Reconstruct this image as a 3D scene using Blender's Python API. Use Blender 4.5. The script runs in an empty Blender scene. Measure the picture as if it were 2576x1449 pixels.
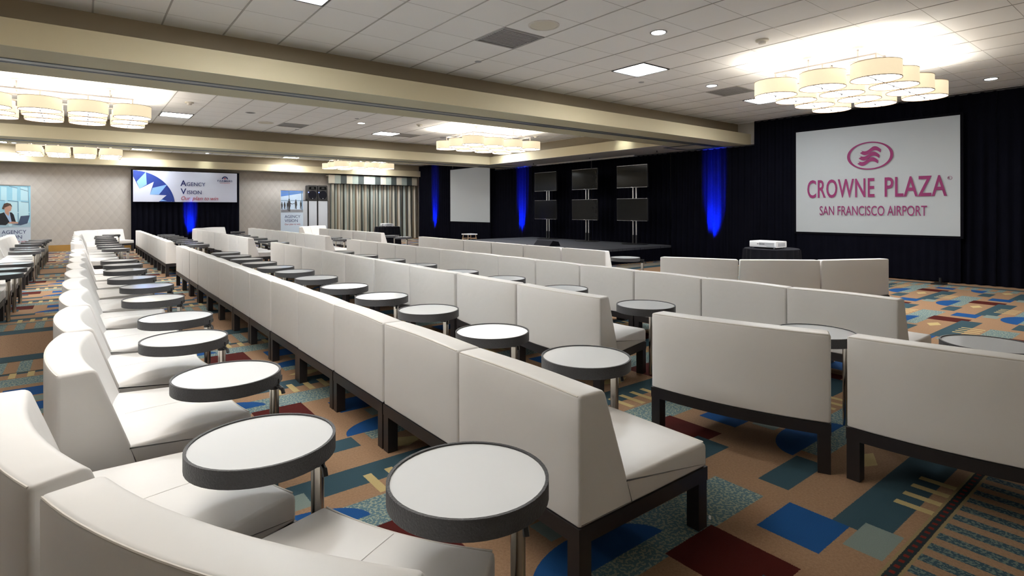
import bpy, bmesh, math, random
from mathutils import Matrix, Vector
random.seed(7)
PI = math.pi
C = bpy.context.scene.collection
S = bpy.context.scene

# ------------------------------------------------------------------ camera, world, exposure
F_PX, HOR, YAW, CAMH = 1388.63, 526.5, .6629, 1.342
cam = bpy.data.cameras.new('camera'); camo = bpy.data.objects.new('camera', cam); C.objects.link(camo)
cam.sensor_width = 36; cam.sensor_fit = 'HORIZONTAL'; cam.lens = F_PX / 2576 * 36
cam.shift_y = -(724.5 - HOR) / 2576; cam.clip_start = .05
camo.matrix_world = Matrix.Translation((0, 0, CAMH)) @ Matrix.Rotation(-YAW, 4, 'Z') @ Matrix.Rotation(PI/2, 4, 'X') @ Matrix.Rotation(-.0021, 4, 'Z')
S.camera = camo
S.view_settings.view_transform = 'Standard'; S.view_settings.look = 'None'
S.view_settings.gamma = 1; S.view_settings.use_curve_mapping = False
S.view_settings.exposure = 0.60
S.cycles.max_bounces = 4; S.cycles.diffuse_bounces = 4; S.cycles.glossy_bounces = 2; S.cycles.transmission_bounces = 1
S.cycles.use_light_tree = False; S.cycles.debug_use_spatial_splits = True; S.cycles.caustics_reflective = False; S.cycles.caustics_refractive = False; S.cycles.light_sampling_threshold = .03
w = bpy.data.worlds.new('world'); S.world = w; w.use_nodes = True
w.node_tree.nodes['Background'].inputs[0].default_value = (.02, .02, .022, 1)
cy_, sy_ = math.cos(YAW), math.sin(YAW)
def pj(x, y, z):
    r = x*cy_ - y*sy_; d = x*sy_ + y*cy_
    if d < .05: return None
    return 1288 + F_PX*r/d, HOR - F_PX*(z - CAMH)/d

# lamp strengths (used by the lamp builders below)
SHADE_E, DIFF_E, BULB_W, PANEL_E, CAN_E, BLUE_W = 0.54, 9.0, 6.2, 52.0, 22.0, 15000.0

# room
XL, XR, YB, YF = -4.4, 12.6, -1.0, 23.4
H, ZS, ZU = 3.394, 2.86, 3.12

# ------------------------------------------------------------------ materials
def mat(name, col, rough=.5, metal=0, emit=None, es=0, spec=.5, bump=None, var=None, coat=0):
    m = bpy.data.materials.new(name); m.use_nodes = True; n = m.node_tree.nodes; l = m.node_tree.links
    b = n['Principled BSDF']
    b.inputs['Base Color'].default_value = (*col, 1); b.inputs['Roughness'].default_value = rough
    b.inputs['Metallic'].default_value = metal; b.inputs['Specular IOR Level'].default_value = spec
    if coat: b.inputs['Coat Weight'].default_value = coat
    if emit: b.inputs['Emission Color'].default_value = (*emit, 1); b.inputs['Emission Strength'].default_value = es
    if bump or var:
        tc = n.new('ShaderNodeTexCoord'); no = n.new('ShaderNodeTexNoise'); l.new(tc.outputs['Object'], no.inputs['Vector'])
        no.inputs['Detail'].default_value = 2
        no.inputs['Scale'].default_value = (bump or var)[0]
        if bump:
            bp = n.new('ShaderNodeBump'); bp.inputs['Strength'].default_value = bump[1]; bp.inputs['Distance'].default_value = bump[2]
            l.new(no.outputs['Fac'], bp.inputs['Height']); l.new(bp.outputs['Normal'], b.inputs['Normal'])
        if var:
            n2 = n.new('ShaderNodeTexNoise'); n2.inputs['Scale'].default_value = var[0]; l.new(tc.outputs['Object'], n2.inputs['Vector'])
            mx = n.new('ShaderNodeMix'); mx.data_type = 'RGBA'
            mx.inputs['A'].default_value = (*[c*(1-var[1]) for c in col], 1); mx.inputs['B'].default_value = (*[min(1, c*(1+var[1])) for c in col], 1)
            l.new(n2.outputs['Fac'], mx.inputs['Factor']); l.new(mx.outputs['Result'], b.inputs['Base Color'])
    return m

M = {}
M['leather'] = mat('white_leather', (.77, .755, .735), .42, spec=.35, bump=(7, .2, .025), var=(2.5, .03))
M['piping'] = mat('leather_piping', (.70, .665, .61), .5, spec=.3, var=(40, .05))
M['frame'] = mat('dark_wood_frame', (.022, .019, .020), .38, spec=.45, var=(30, .15))
M['rim'] = mat('charcoal_rim', (.060, .060, .064), .48, spec=.4, bump=(160, .35, .01), var=(180, .25))
M['tabletop'] = mat('white_glass_top', (.86, .88, .90), .06, spec=.5, var=(3, .01))
M['chrome'] = mat('brushed_chrome', (.62, .58, .52), .2, 1, var=(20, .05))
M['black_metal'] = mat('black_metal', (.012, .012, .013), .4, var=(30, .1))
M['steel'] = mat('satin_steel', (.55, .55, .56), .32, 1, var=(20, .05))
M['fascia'] = mat('cream_paint', (.58, .50, .33), .6, var=(.6, .04), spec=.3)
M['fascia_up'] = mat('taupe_fascia', (.33, .275, .195), .65, var=(.6, .04), spec=.3)  # upper fascia, darker tone than the lower one
M['soffit'] = mat('pale_green_paint', (.52, .50, .36), .6, var=(.5, .04), spec=.3)
M['soffit_r'] = mat('grey_soffit_paint', (.50, .48, .46), .6, var=(.5, .04), spec=.3)
M['track'] = mat('track_aluminium', (.30, .33, .33), .4, .6, var=(20, .1))
M['track_gap'] = mat('track_slot', (.06, .085, .13), .5, var=(20, .1))
M['tile'] = mat('ceiling_tile', (.90, .905, .90), .8, spec=.2, bump=(120, .08, .01), var=(1.2, .02))
M['tbar'] = mat('ceiling_grid', (.45, .44, .43), .5, var=(20, .05))
M['slab'] = mat('ceiling_void', (.12, .12, .12), .9, var=(3, .1))
M['wall_b'] = mat('beige_wall', (.60, .56, .50), .7, var=(1, .04))
M['base'] = mat('oak_baseboard', (.36, .20, .05), .4, var=(6, .12))
M['drape'] = mat('black_drape', (.0042, .0044, .0080), .95, spec=.02, var=(4, .3))
M['drape_pole'] = mat('drape_pole', (.05, .05, .055), .4, .5, var=(20, .1))
M['screen'] = mat('projection_screen', (.37, .39, .40), .75, emit=(.8, .86, .92), es=.04, spec=.1, var=(.7, .01))  # slight emission stands in for projector light on the screen
M['screen_black'] = mat('screen_border', (.004, .004, .006), .9, spec=.05, var=(20, .1))
M['plum'] = mat('projected_plum', (.24, .036, .125), .7, spec=.2, var=(5, .02))  # projected image given as solid colour on raised screen shapes
M['tv'] = mat('tv_glass', (.006, .006, .006), .12, spec=.16, var=(10, .05))
M['tvb'] = mat('tv_bezel', (.02, .02, .022), .3, var=(20, .1))
M['white_plastic'] = mat('white_plastic', (.78, .80, .83), .4, var=(6, .02))
M['grey_plastic'] = mat('grey_plastic', (.42, .44, .48), .5, var=(30, .06))
M['stage'] = mat('stage_deck', (.050, .052, .062), .8, spec=.2, bump=(90, .2, .01), var=(40, .15))
M['wood'] = mat('stool_wood', (.42, .30, .19), .5, var=(12, .1))
M['vent'] = mat('vent_grey', (.16, .16, .16), .6, var=(30, .1))
M['vent2'] = mat('vent_slat_grey', (.36, .36, .36), .6, var=(30, .1))
M['ivory'] = mat('ivory_plastic', (.68, .65, .56), .6, var=(20, .03))
M['offwhite'] = mat('offwhite_metal', (.70, .67, .62), .45, var=(20, .03))
M['shade'] = mat('linen_shade', (.42, .36, .26), .8, emit=(1.0, .83, .56), es=SHADE_E, var=(30, .04))
M['diffuser'] = mat('white_diffuser', (.9, .88, .84), .6, emit=(1.0, .96, .91), es=DIFF_E, var=(4, .01))
M['nickel'] = mat('warm_nickel', (.20, .18, .165), .45, var=(20, .05))
M['diffuser_dim'] = mat('dimmed_diffuser', (.9, .88, .84), .6, emit=(1.0, .96, .91), es=DIFF_E*.5, var=(4, .01))
M['shade_trim'] = mat('shade_trim', (.26, .16, .08), .7, var=(30, .1))
M['panel'] = mat('panel_diffuser', (.9, .9, .9), .6, emit=(.93, .97, 1.0), es=PANEL_E, var=(4, .01))
M['can'] = mat('downlight_lens', (.8, .9, .95), .4, emit=(.82, .95, 1.0), es=CAN_E, var=(4, .02))
M['cloth'] = mat('dark_tablecloth', (.006, .006, .010), .85, spec=.15, var=(8, .2))
M['banner'] = mat('banner_vinyl', (.52, .54, .64), .45, spec=.3, var=(.8, .02))
M['navy'] = mat('navy_print', (.012, .035, .21), .5, var=(4, .05))
M['navy_t'] = mat('navy_lettering', (.02, .03, .13), .5, var=(4, .05))
M['sky_b'] = mat('pale_blue_print', (.20, .38, .72), .5, var=(2, .06))
M['red_t'] = mat('red_lettering', (.36, .03, .06), .5, var=(4, .05))
M['led'] = mat('blue_led', (.05, .08, .9), .4, emit=(.08, .14, 1.0), es=12, var=(4, .02))
M['uplens'] = mat('uplight_lens', (.05, .05, .6), .3, emit=(.02, .06, 1.0), es=6, var=(4, .02))

def wallpaper():
    m = bpy.data.materials.new('diamond_wallpaper'); m.use_nodes = True; n = m.node_tree.nodes; l = m.node_tree.links
    b = n['Principled BSDF']; b.inputs['Roughness'].default_value = .6; b.inputs['Specular IOR Level'].default_value = .25
    tc = n.new('ShaderNodeTexCoord'); sp = n.new('ShaderNodeSeparateXYZ'); l.new(tc.outputs['Object'], sp.inputs[0])
    def mt(op, a, c=None):
        k = n.new('ShaderNodeMath'); k.operation = op
        for i, v in enumerate((a, c)):
            if v is None: continue
            if isinstance(v, (int, float)): k.inputs[i].default_value = v
            else: l.new(v, k.inputs[i])
        return k.outputs[0]
    u = mt('DIVIDE', sp.outputs['X'], .25); v = mt('DIVIDE', sp.outputs['Z'], .36)
    a = mt('FRACT', mt('ADD', u, v)); c = mt('FRACT', mt('SUBTRACT', u, v))
    g = mt('MULTIPLY', mt('ADD', a, c), .5)
    no = n.new('ShaderNodeTexNoise'); no.inputs['Scale'].default_value = 5; l.new(tc.outputs['Object'], no.inputs['Vector'])
    f = mt('ADD', mt('MULTIPLY', g, .7), mt('MULTIPLY', no.outputs['Fac'], .4))
    mx = n.new('ShaderNodeMix'); mx.data_type = 'RGBA'; mx.inputs['A'].default_value = (.365, .335, .30, 1); mx.inputs['B'].default_value = (.445, .41, .375, 1)
    l.new(f, mx.inputs['Factor']); l.new(mx.outputs['Result'], b.inputs['Base Color'])
    return m
M['wallpaper'] = wallpaper()

def carpet():
    m = bpy.data.materials.new('patterned_carpet'); m.use_nodes = True; T = m.node_tree; n = T.nodes; l = T.links
    b = n['Principled BSDF']; b.inputs['Roughness'].default_value = .95; b.inputs['Specular IOR Level'].default_value = .1
    tc = n.new('ShaderNodeTexCoord'); sp = n.new('ShaderNodeSeparateXYZ'); l.new(tc.outputs['Object'], sp.inputs[0])
    def mt(op, a, c=None, d=None):
        k = n.new('ShaderNodeMath'); k.operation = op
        for i, v in enumerate((a, c, d)):
            if v is None: continue
            if isinstance(v, (int, float)): k.inputs[i].default_value = v
            else: l.new(v, k.inputs[i])
        return k.outputs[0]
    fz = n.new('ShaderNodeTexNoise'); fz.inputs['Scale'].default_value = 260; fz.inputs['Detail'].default_value = 2; l.new(tc.outputs['Object'], fz.inputs['Vector'])
    wob = mt('MULTIPLY', mt('SUBTRACT', fz.outputs['Fac'], .5), .012)
    X = mt('ADD', sp.outputs['X'], wob); Y = mt('ADD', sp.outputs['Y'], wob)
    PX, PY = 1.811, 1.74
    # section 2 (beyond the first movable-wall track) starts its own repeat
    sec2 = mt('GREATER_THAN', Y, 7.5)
    x0 = mt('ADD', 1.79, mt('MULTIPLY', sec2, -2.63)); y0 = mt('ADD', .96, mt('MULTIPLY', sec2, 8.97))
    U = mt('SUBTRACT', X, x0); V = mt('SUBTRACT', Y, y0)
    def wrap(v, p): return mt('WRAP', v, p/2, -p/2)
    base_copies = []
    def rect(cx, cy, hx, hy, kind='rect'):
        out = None
        for ox, oy in ((0, 0), (PX/2, PY/2)):
            du = wrap(mt('SUBTRACT', U, cx+ox), PX); dv = wrap(mt('SUBTRACT', V, cy+oy), PY)
            if kind == 'rect':
                k = mt('MULTIPLY', mt('LESS_THAN', mt('ABSOLUTE', du), hx), mt('LESS_THAN', mt('ABSOLUTE', dv), hy))
            elif kind == 'diamond':
                k = mt('LESS_THAN', mt('ADD', mt('DIVIDE', mt('ABSOLUTE', du), hx), mt('DIVIDE', mt('ABSOLUTE', dv), hy)), 1)
            else:
                k = mt('MULTIPLY', mt('LESS_THAN', mt('ADD', mt('POWER', mt('DIVIDE', du, hx), 2), mt('POWER', mt('DIVIDE', dv, hy), 2)), 1), mt('GREATER_THAN', dv, 0))
            out = k if out is None else mt('MAXIMUM', out, k)
        return out
    vor = n.new('ShaderNodeTexNoise'); vor.inputs['Scale'].default_value = 75; vor.inputs['Detail'].default_value = 1; l.new(tc.outputs['Object'], vor.inputs['Vector'])
    speckf = mt('GREATER_THAN', vor.outputs['Fac'], .52)
    def mixc(f, A, B):
        k = n.new('ShaderNodeMix'); k.data_type = 'RGBA'
        l.new(f, k.inputs['Factor'])
        for nm, v in (('A', A), ('B', B)):
            if isinstance(v, tuple): k.inputs[nm].default_value = (*v, 1)
            else: l.new(v, k.inputs[nm])
        return k.outputs['Result']
    TAN, TEAL, BLUE, RED, SAGE, YEL = (.40, .235, .135), (.036, .072, .092), (.013, .070, .215), (.070, .011, .009), (.19, .235, .215), (.46, .36, .17)
    n3 = n.new('ShaderNodeTexNoise'); n3.inputs['Scale'].default_value = 90; l.new(tc.outputs['Object'], n3.inputs['Vector'])
    tan = mixc(n3.outputs['Fac'], (.215, .125, .070), (.37, .235, .145))
    speck = mixc(speckf, (.10, .17, .20), (.27, .31, .25))
    c = tan
    c = mixc(rect(.135, .475, .585, .125), c, speck)
    c = mixc(rect(-.215, .47, .335, .20, 'semi'), c, BLUE)
    c = mixc(rect(1.07, .38, .205, .075), c, TEAL)
    c = mixc(rect(.16, .185, .16, .185), c, RED)
    c = mixc(rect(-.435, -.03, .615, .10), c, TEAL)
    c = mixc(rect(.615, .125, .148, .125), c, BLUE)
    c = mixc(rect(.73, -.10, .12, .07), c, SAGE)
    c = mixc(rect(-.32, .21, .145, .07, 'diamond'), c, YEL)
    for i in range(4): c = mixc(rect(-.65 + i*.115, -.145, .022, .105), c, YEL)
    # border bands running under each movable-wall track (centres 7.42 and 15.87) and behind the camera, and along the stage wall
    def band(d, s_along, c):   # d = distance from band centre, s_along = coordinate along band
        st = mt('GREATER_THAN', mt('FRACT', mt('DIVIDE', s_along, .17)), .5)
        stripe = mixc(st, tan, speck)
        dots = mt('GREATER_THAN', vor.outputs['Fac'], .66)
        mid = mixc(dots, tan, (.16, .07, .04))
        c = mixc(mt('LESS_THAN', d, 1.32), c, (.05, .045, .035))
        c = mixc(mt('LESS_THAN', d, 1.30), c, stripe)
        c = mixc(mt('LESS_THAN', d, .86), c, (.05, .045, .035))
        c = mixc(mt('LESS_THAN', d, .84), c, TEAL)
        c = mixc(mt('LESS_THAN', d, .60), c, mid)
        return c
    for yc in (7.42, 15.87): c = band(mt('ABSOLUTE', mt('SUBTRACT', Y, yc)), X, c)
    # near border (bottom right of the view): dotted dark line, then diagonal-free stripes
    dn = mt('SUBTRACT', .775, Y)
    st = mixc(mt('GREATER_THAN', mt('FRACT', mt('DIVIDE', X, .112)), .5), tan, mixc(speckf, TEAL, (.12, .16, .15)))
    c = mixc(mt('GREATER_THAN', dn, 0), c, (.26, .20, .10))
    c = mixc(mt('GREATER_THAN', dn, .012), c, (.02, .028, .03))
    dt = mt('MULTIPLY', mt('LESS_THAN', mt('ABSOLUTE', mt('SUBTRACT', dn, .030)), .009), mt('LESS_THAN', mt('FRACT', mt('DIVIDE', X, .05)), .4))
    c = mixc(dt, c, (.16, .02, .015))
    c = mixc(mt('GREATER_THAN', dn, .050), c, (.26, .20, .10))
    c = mixc(mt('GREATER_THAN', dn, .062), c, st)
    dw = mt('SUBTRACT', X, 11.55)
    st2 = mixc(mt('GREATER_THAN', mt('FRACT', mt('DIVIDE', Y, .17)), .5), tan, speck)
    c = mixc(mt('GREATER_THAN', dw, 0), c, st2)
    c = mixc(mt('GREATER_THAN', dw, .34), c, TEAL)
    c = mixc(mt('GREATER_THAN', dw, .50), c, tan)
    hs = n.new('ShaderNodeHueSaturation'); l.new(c, hs.inputs['Color']); l.new(mt('ADD', .80, mt('MULTIPLY', fz.outputs['Fac'], .4)), hs.inputs['Value'])
    l.new(hs.outputs['Color'], b.inputs['Base Color'])
    bp = n.new('ShaderNodeBump'); bp.inputs['Strength'].default_value = .25; bp.inputs['Distance'].default_value = .01
    l.new(fz.outputs['Fac'], bp.inputs['Height']); l.new(bp.outputs['Normal'], b.inputs['Normal'])
    return m
M['carpet'] = carpet()

# ------------------------------------------------------------------ mesh helpers
class MB:
    def __init__(s): s.v = []; s.f = []
    def box(s, x0, x1, y0, y1, z0, z1):
        o = len(s.v)
        s.v += [(x0,y0,z0),(x1,y0,z0),(x1,y1,z0),(x0,y1,z0),(x0,y0,z1),(x1,y0,z1),(x1,y1,z1),(x0,y1,z1)]
        s.f += [[o+i for i in q] for q in ((3,2,1,0),(4,5,6,7),(0,1,5,4),(1,2,6,5),(2,3,7,6),(3,0,4,7))]
        return s
    def lathe(s, prof, n=32, cx=0, cy=0, closed=False):
        o = len(s.v); k = len(prof)
        for i in range(n):
            a = 2*PI*i/n
            for r, z in prof: s.v.append((cx+r*math.cos(a), cy+r*math.sin(a), z))
        for i in range(n):
            j = (i+1) % n
            for q in range(k if closed else k-1):
                q2 = (q+1) % k
                s.f.append([o+i*k+q, o+j*k+q, o+j*k+q2, o+i*k+q2])
        if not closed:
            for q, rev in ((0, True), (k-1, False)):
                if prof[q][0] > 1e-6:
                    loop = [o+i*k+q for i in range(n)]
                    s.f.append(loop[::-1] if rev else loop)
        return s
    def cyl(s, cx, cy, z0, z1, r, n=20): return s.lathe([(r, z0), (r, z1)], n, cx, cy)
    def tube(s, pts, r, n=8, close=False):
        o = len(s.v); m = len(pts)
        for i, p in enumerate(pts):
            p = Vector(p)
            a = Vector(pts[(i-1) % m] if (close or i) else pts[0]); b = Vector(pts[(i+1) % m] if (close or i < m-1) else pts[-1])
            t = (b-a).normalized(); u = t.cross(Vector((0, 0, 1)))
            if u.length < 1e-3: u = t.cross(Vector((1, 0, 0)))
            u.normalize(); w_ = t.cross(u)
            for k in range(n):
                g = 2*PI*k/n; q = p + u*r*math.cos(g) + w_*r*math.sin(g); s.v.append(tuple(q))
        for i in range(m if close else m-1):
            j = (i+1) % m
            for k in range(n):
                k2 = (k+1) % n; s.f.append([o+i*n+k, o+i*n+k2, o+j*n+k2, o+j*n+k])
        if not close:
            s.f.append([o+k for k in range(n)]); s.f.append([o+(m-1)*n+k for k in range(n)][::-1])
        return s
    def prism(s, pts, d, mapf):       # pts = 2-D outline (u,v); extruded 0..d; mapf(u,v,w)->xyz
        o = len(s.v); k = len(pts)
        for w_ in (0, d):
            for u, v in pts: s.v.append(mapf(u, v, w_))
        s.f.append([o+i for i in range(k)][::-1]); s.f.append([o+k+i for i in range(k)])
        for i in range(k):
            j = (i+1) % k; s.f.append([o+i, o+j, o+k+j, o+k+i])
        return s
    def mesh(s, name, m, angle=35):
        me = bpy.data.meshes.new(name); me.from_pydata(s.v, [], s.f)
        bm = bmesh.new(); bm.from_mesh(me); bmesh.ops.recalc_face_normals(bm, faces=bm.faces); bm.to_mesh(me); bm.free()
        me.materials.append(m); me.shade_smooth(); me.set_sharp_from_angle(angle=math.radians(angle)); me.update()
        return me
    def build(s, name, m, parent=None, angle=35, loc=None):
        return put(name, s.mesh(name, m, angle), parent, loc)
def put(name, me, parent=None, loc=None):
    o = bpy.data.objects.new(name, me); C.objects.link(o)
    if parent: o.parent = parent
    if loc: o.location = loc
    return o
def thing(name, label, cat, loc=(0, 0, 0), rz=0, group=None):
    o = bpy.data.objects.new(name, None); C.objects.link(o); o.empty_display_size = .2
    o.location = loc; o.rotation_euler = (0, 0, rz); return tag(o, label, cat, group)
def tag(o, label, cat, group=None):
    o['label'] = label; o['category'] = cat
    if group: o['group'] = group
    return o
def struct(o): o['kind'] = 'structure'; return o
def dup(root, loc, rz, label, group):
    r = root.copy(); C.objects.link(r); r.location = loc; r.rotation_euler = (0, 0, rz); r['label'] = label; r['group'] = group
    for ch in root.children:
        c = ch.copy(); C.objects.link(c); c.parent = r
        for g in ch.children:
            d = g.copy(); C.objects.link(d); d.parent = c
    return r
ORD = ['first','second','third','fourth','fifth','sixth','seventh','eighth','ninth','tenth','eleventh','twelfth','thirteenth','fourteenth']

# ------------------------------------------------------------------ room shell
struct(MB().box(XL, XR, YB, YF, -.06, 0).build('floor', M['carpet']))
struct(MB().box(XL-.1, XR+.1, YF, YF+.12, 0, H+.15).build('wall_far', M['wallpaper']))
struct(MB().box(XL-.1, XL, YB, YF, 0, H+.15).build('wall_left', M['wall_b']))
struct(MB().box(XR, XR+.1, YB, YF, 0, H+.15).build('wall_right', M['wall_b']))
struct(MB().box(XL-.1, XR+.1, YB-.1, YB, 0, H+.15).build('wall_back', M['wall_b']))
struct(MB().box(XL, 12.5, YF-.02, YF, 0, .2).build('baseboard_far', M['base']))

def beam(name, ylo0, ylo1, yup0, yup1, x0=XL, x1=XR, track=None):
    o = bpy.data.objects.new(name, None); C.objects.link(o); struct(o)
    b = MB().box(x0, x1, ylo0, ylo1, ZS+.004, ZU).build('lower_fascia', M['fascia'], o)
    MB().box(x0, x1, ylo0, ylo1, ZS, ZS+.004).build('soffit_board', M['soffit'], o)
    MB().box(x0, x1, yup0, yup1, ZU, H+.01).build('upper_fascia', M['fascia_up'], o)
    if track:
        t = MB().box(x0, x1, track-.115, track+.115, ZS-.006, ZS).build('partition_track', M['track'], o)
        for dy in (-.105, .035, .075):
            MB().box(x0, x1, track+dy, track+dy+.014, ZS-.008, ZS-.0055).build('track_groove', M['track_gap'], t)
    return o
beam('trim_1', 6.87, 8.17, 7.2, 7.86, track=7.53)
beam('trim_2', 15.25, 16.55, 15.5, 16.3, track=15.95)
beam('trim_3', 22.9, YF, 23.1, YF)
beam('trim_4', YB, -.3, YB, -.55)
o = bpy.data.objects.new('trim_5', None); C.objects.link(o); struct(o)       # stage-side bulkhead of the middle bay
MB().box(10.95, XR, 8.17, 15.25, ZS+.004, ZU).build('lower_fascia', M['fascia'], o)
MB().box(10.95, XR, 8.17, 15.25, ZS, ZS+.004).build('soffit_board', M['soffit_r'], o)
MB().box(11.25, XR, 7.86, 15.5, ZU, H+.01).build('upper_fascia', M['fascia_up'], o)
for k, (a, b_) in enumerate(((-.3, 6.87), (8.17, 15.25), (16.55, 22.9))):
    o = bpy.data.objects.new('trim_%d' % (6+k), None); C.objects.link(o); struct(o)
    MB().box(XL, -3.0, a, b_, ZS, ZU).build('lower_fascia', M['fascia'], o)
    MB().box(XL, -3.3, a, b_, ZU, H+.01).build('upper_fascia', M['fascia_up'], o)

# ceilings: suspended grid of tiles
TS = .6096
FIX = []      # (bay, ix, iy) cells taken by panels and vents
bays = [(-3.3, XR, -.55, 7.2, .063), (-3.3, 11.25, 7.86, 15.5, 13.54 - 22*TS), (-3.3, XR, 16.3, 23.1, 22.0 - 36*TS)]
X_OFF = .098
panels = [(0, 2, 8), (0, 10, 8), (0, 16, 8), (1, 2, 22), (1, 10, 22), (1, 16, 22), (2, 2, 36), (2, 10, 36), (2, 16, 36), (2, -4, 36), (0, -6, 8), (1, -4, 22)]
vents = [(0, 6, 8), (0, 14, 8), (1, 6, 22), (1, 11, 22)]
tile_me = MB().box(-TS/2+.002, TS/2-.002, -TS/2+.002, TS/2-.002, 0, .014).mesh('tile', M['tile'])
def cell(bay, ix, iy):
    yo = bays[bay][4]; return X_OFF + (ix+.5)*TS, yo + (iy+.5)*TS
for bi, (x0, x1, y0, y1, yo) in enumerate(bays):
    o = bpy.data.objects.new('ceiling', None); C.objects.link(o); struct(o)
    MB().box(x0, x1, y0, y1, H+.02, H+.06).build('ceiling_deck', M['slab'], o)
    grid = MB(); rest = MB(); n_t = 0
    ix0 = math.floor((x0-X_OFF)/TS); ix1 = math.ceil((x1-X_OFF)/TS); iy0 = math.floor((y0-yo)/TS); iy1 = math.ceil((y1-yo)/TS)
    for ix in range(ix0, ix1+1):
        gx = X_OFF + ix*TS
        if x0+.03 < gx < x1-.03: grid.box(gx-.008, gx+.008, y0, y1, H-.004, H+.018)
    for iy in range(iy0, iy1+1):
        gy = yo + iy*TS
        if y0+.03 < gy < y1-.03: grid.box(x0, x1, gy-.003, gy+.003, H-.0005, H+.018)
    g = grid.build('grid_bars', M['tbar'], o); g['kind'] = 'stuff'
    for ix in range(ix0, ix1):
        for iy in range(iy0, iy1):
            if (bi, ix, iy) in panels or (bi, ix, iy) in vents: continue
            cx, cyy = cell(bi, ix, iy)
            ax0, ax1, ay0, ay1 = max(cx-TS/2+.002, x0), min(cx+TS/2-.002, x1), max(cyy-TS/2+.002, y0), min(cyy+TS/2-.002, y1)
            if ax1-ax0 < .03 or ay1-ay0 < .03: continue
            p = pj(cx, cyy, H); vis = p is not None and -40 < p[0] < 2616 and -40 < p[1] < 600
            if bi == 1 and cyy < 10.9: vis = False
            if bi == 2 and cyy < 22.0: vis = False
            full = ax1-ax0 > TS-.02 and ay1-ay0 > TS-.02
            if vis and n_t < 300:
                n_t += 1
                if full: put('tile', tile_me, o, (cx, cyy, H))
                else: MB().box(ax0, ax1, ay0, ay1, H, H+.014).build('tile', M['tile'], o)
            else: rest.box(ax0, ax1, ay0, ay1, H, H+.014)
    if rest.v:
        r = rest.build('tile_field', M['tile'], o); r['kind'] = 'stuff'

# ceiling fixtures
bay_name = ['near bay', 'middle bay', 'far bay']
pn_lab = {(0,2):'at top centre of the near bay', (0,10):'in the near bay beside the round downlight', (0,16):'behind the near chandelier',
          (1,2):'beside the left chandelier', (1,10):'with a dark vent beside it in the middle bay', (1,16):'behind the middle chandelier',
          (2,2):'in the far bay right of the left shades', (2,10):'left of the far right chandelier', (2,16):'in the far bay towards the stage', (2,-4):'at the far left edge', (0,-6):'near the left wall, near bay', (1,-4):'near the left wall, middle bay'}
for (bi, ix, iy) in panels:
    cx, cyy = cell(bi, ix, iy)
    t = thing('ceiling_light', 'square lit ceiling panel ' + pn_lab[(bi, ix)], 'ceiling light', (cx, cyy, H), 0, 'square ceiling panels')
    f = MB()
    h = TS/2-.006
    for a in ((-h, h, -h, -h+.022), (-h, h, h-.022, h), (-h, -h+.022, -h+.022, h-.022), (h-.022, h, -h+.022, h-.022)): f.box(*a, -.012, .012)
    f.build('light_frame', M['black_metal'], t)
    MB().box(-h+.022, h-.022, -h+.022, h-.022, -.004, .010).build('diffuser', M['panel'], t)
for (bi, ix, iy), lab in zip(vents, ('large grey ceiling vent beside the round speaker, near bay', 'grey ceiling vent left of the near chandelier', 'grey ceiling vent in the middle bay beside a round speaker', 'dark vent beside the lit panel in the middle bay')):
    cx, cyy = cell(bi, ix, iy)
    t = thing('air_vent', lab, 'vent', (cx, cyy, H), 0, 'ceiling vents')
    h = TS/2-.006; f = MB()
    for a in ((-h, h, -h, -h+.025), (-h, h, h-.025, h), (-h, -h+.025, -h+.025, h-.025), (h-.025, h, -h+.025, h-.025)): f.box(*a, -.008, .012)
    f.build('vent_frame', M['vent2'], t)
    MB().box(-h+.025, h-.025, -h+.025, h-.025, .006, .012).build('backing', M['vent'], t)
    for k in range(12):
        y = -h+.045+k*.0425; MB().box(-h+.025, h-.025, y, y+.022, -.002, .004).build('slat', M['vent2'], t)
def round_fix(name, label, cat, x, y, z, group, parts):
    t = thing(name, label, cat, (x, y, z), 0, group)
    for nm, prof, m in parts: MB().lathe(prof, 28).build(nm, m, t)
for x, y, lab in ((4.07, 4.63, 'beige round ceiling speaker above the vent in the near bay'), (3.43, 13.8, 'beige round ceiling speaker in the middle bay')):
    round_fix('ceiling_speaker', lab, 'speaker', x, y, H, 'ceiling speakers', [('trim_ring', [(.175, .002), (.175, -.008), (.155, -.010), (.155, .002)], M['offwhite']), ('grille', [(.154, -.001), (.154, -.006), (.0, -.009)], M['ivory'])])
for x, y, lab in ((5.285, 4.0, 'round lit downlight at top centre of the near bay'), (8.27, 5.19, 'round lit downlight left of the near chandelier'), (11.36, 2.22, 'round lit downlight right of the near chandelier'), (5.24, 12.51, 'round lit downlight in the middle bay'), (2.82, 12.57, 'unlit round gimbal downlight in the middle bay'), (8.17, 13.66, 'unlit round downlight behind the middle chandelier')):
    unlit = 'unlit' in lab
    round_fix('downlight', lab, 'downlight', x, y, H, 'round downlights', [('trim_ring', [(.098, .002), (.098, -.006), (.080, -.008), (.080, .002)], M['steel'] if not unlit else M['grey_plastic']), ('lens', [(.079, .0), (.079, -.003), (0, -.003)], M['vent'] if unlit else M['can'])])
for x, y, lab in ((6.52, 3.41, 'smoke detector on near bay ceiling left of chandelier'), (1.63, 12.07, 'smoke detector right of the left chandelier shades'), (6.44, 11.87, 'smoke detector left of the middle chandelier'), (10.05, 11.78, 'smoke detector right of the middle chandelier')):
    round_fix('smoke_detector', lab, 'smoke detector', x, y, H, 'smoke detectors', [('base_plate', [(.075, .002), (.075, -.018), (.06, -.024)], M['ivory']), ('sensor_cap', [(.045, -.022), (.040, -.05), (.018, -.056)], M['offwhite'])])
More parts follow.
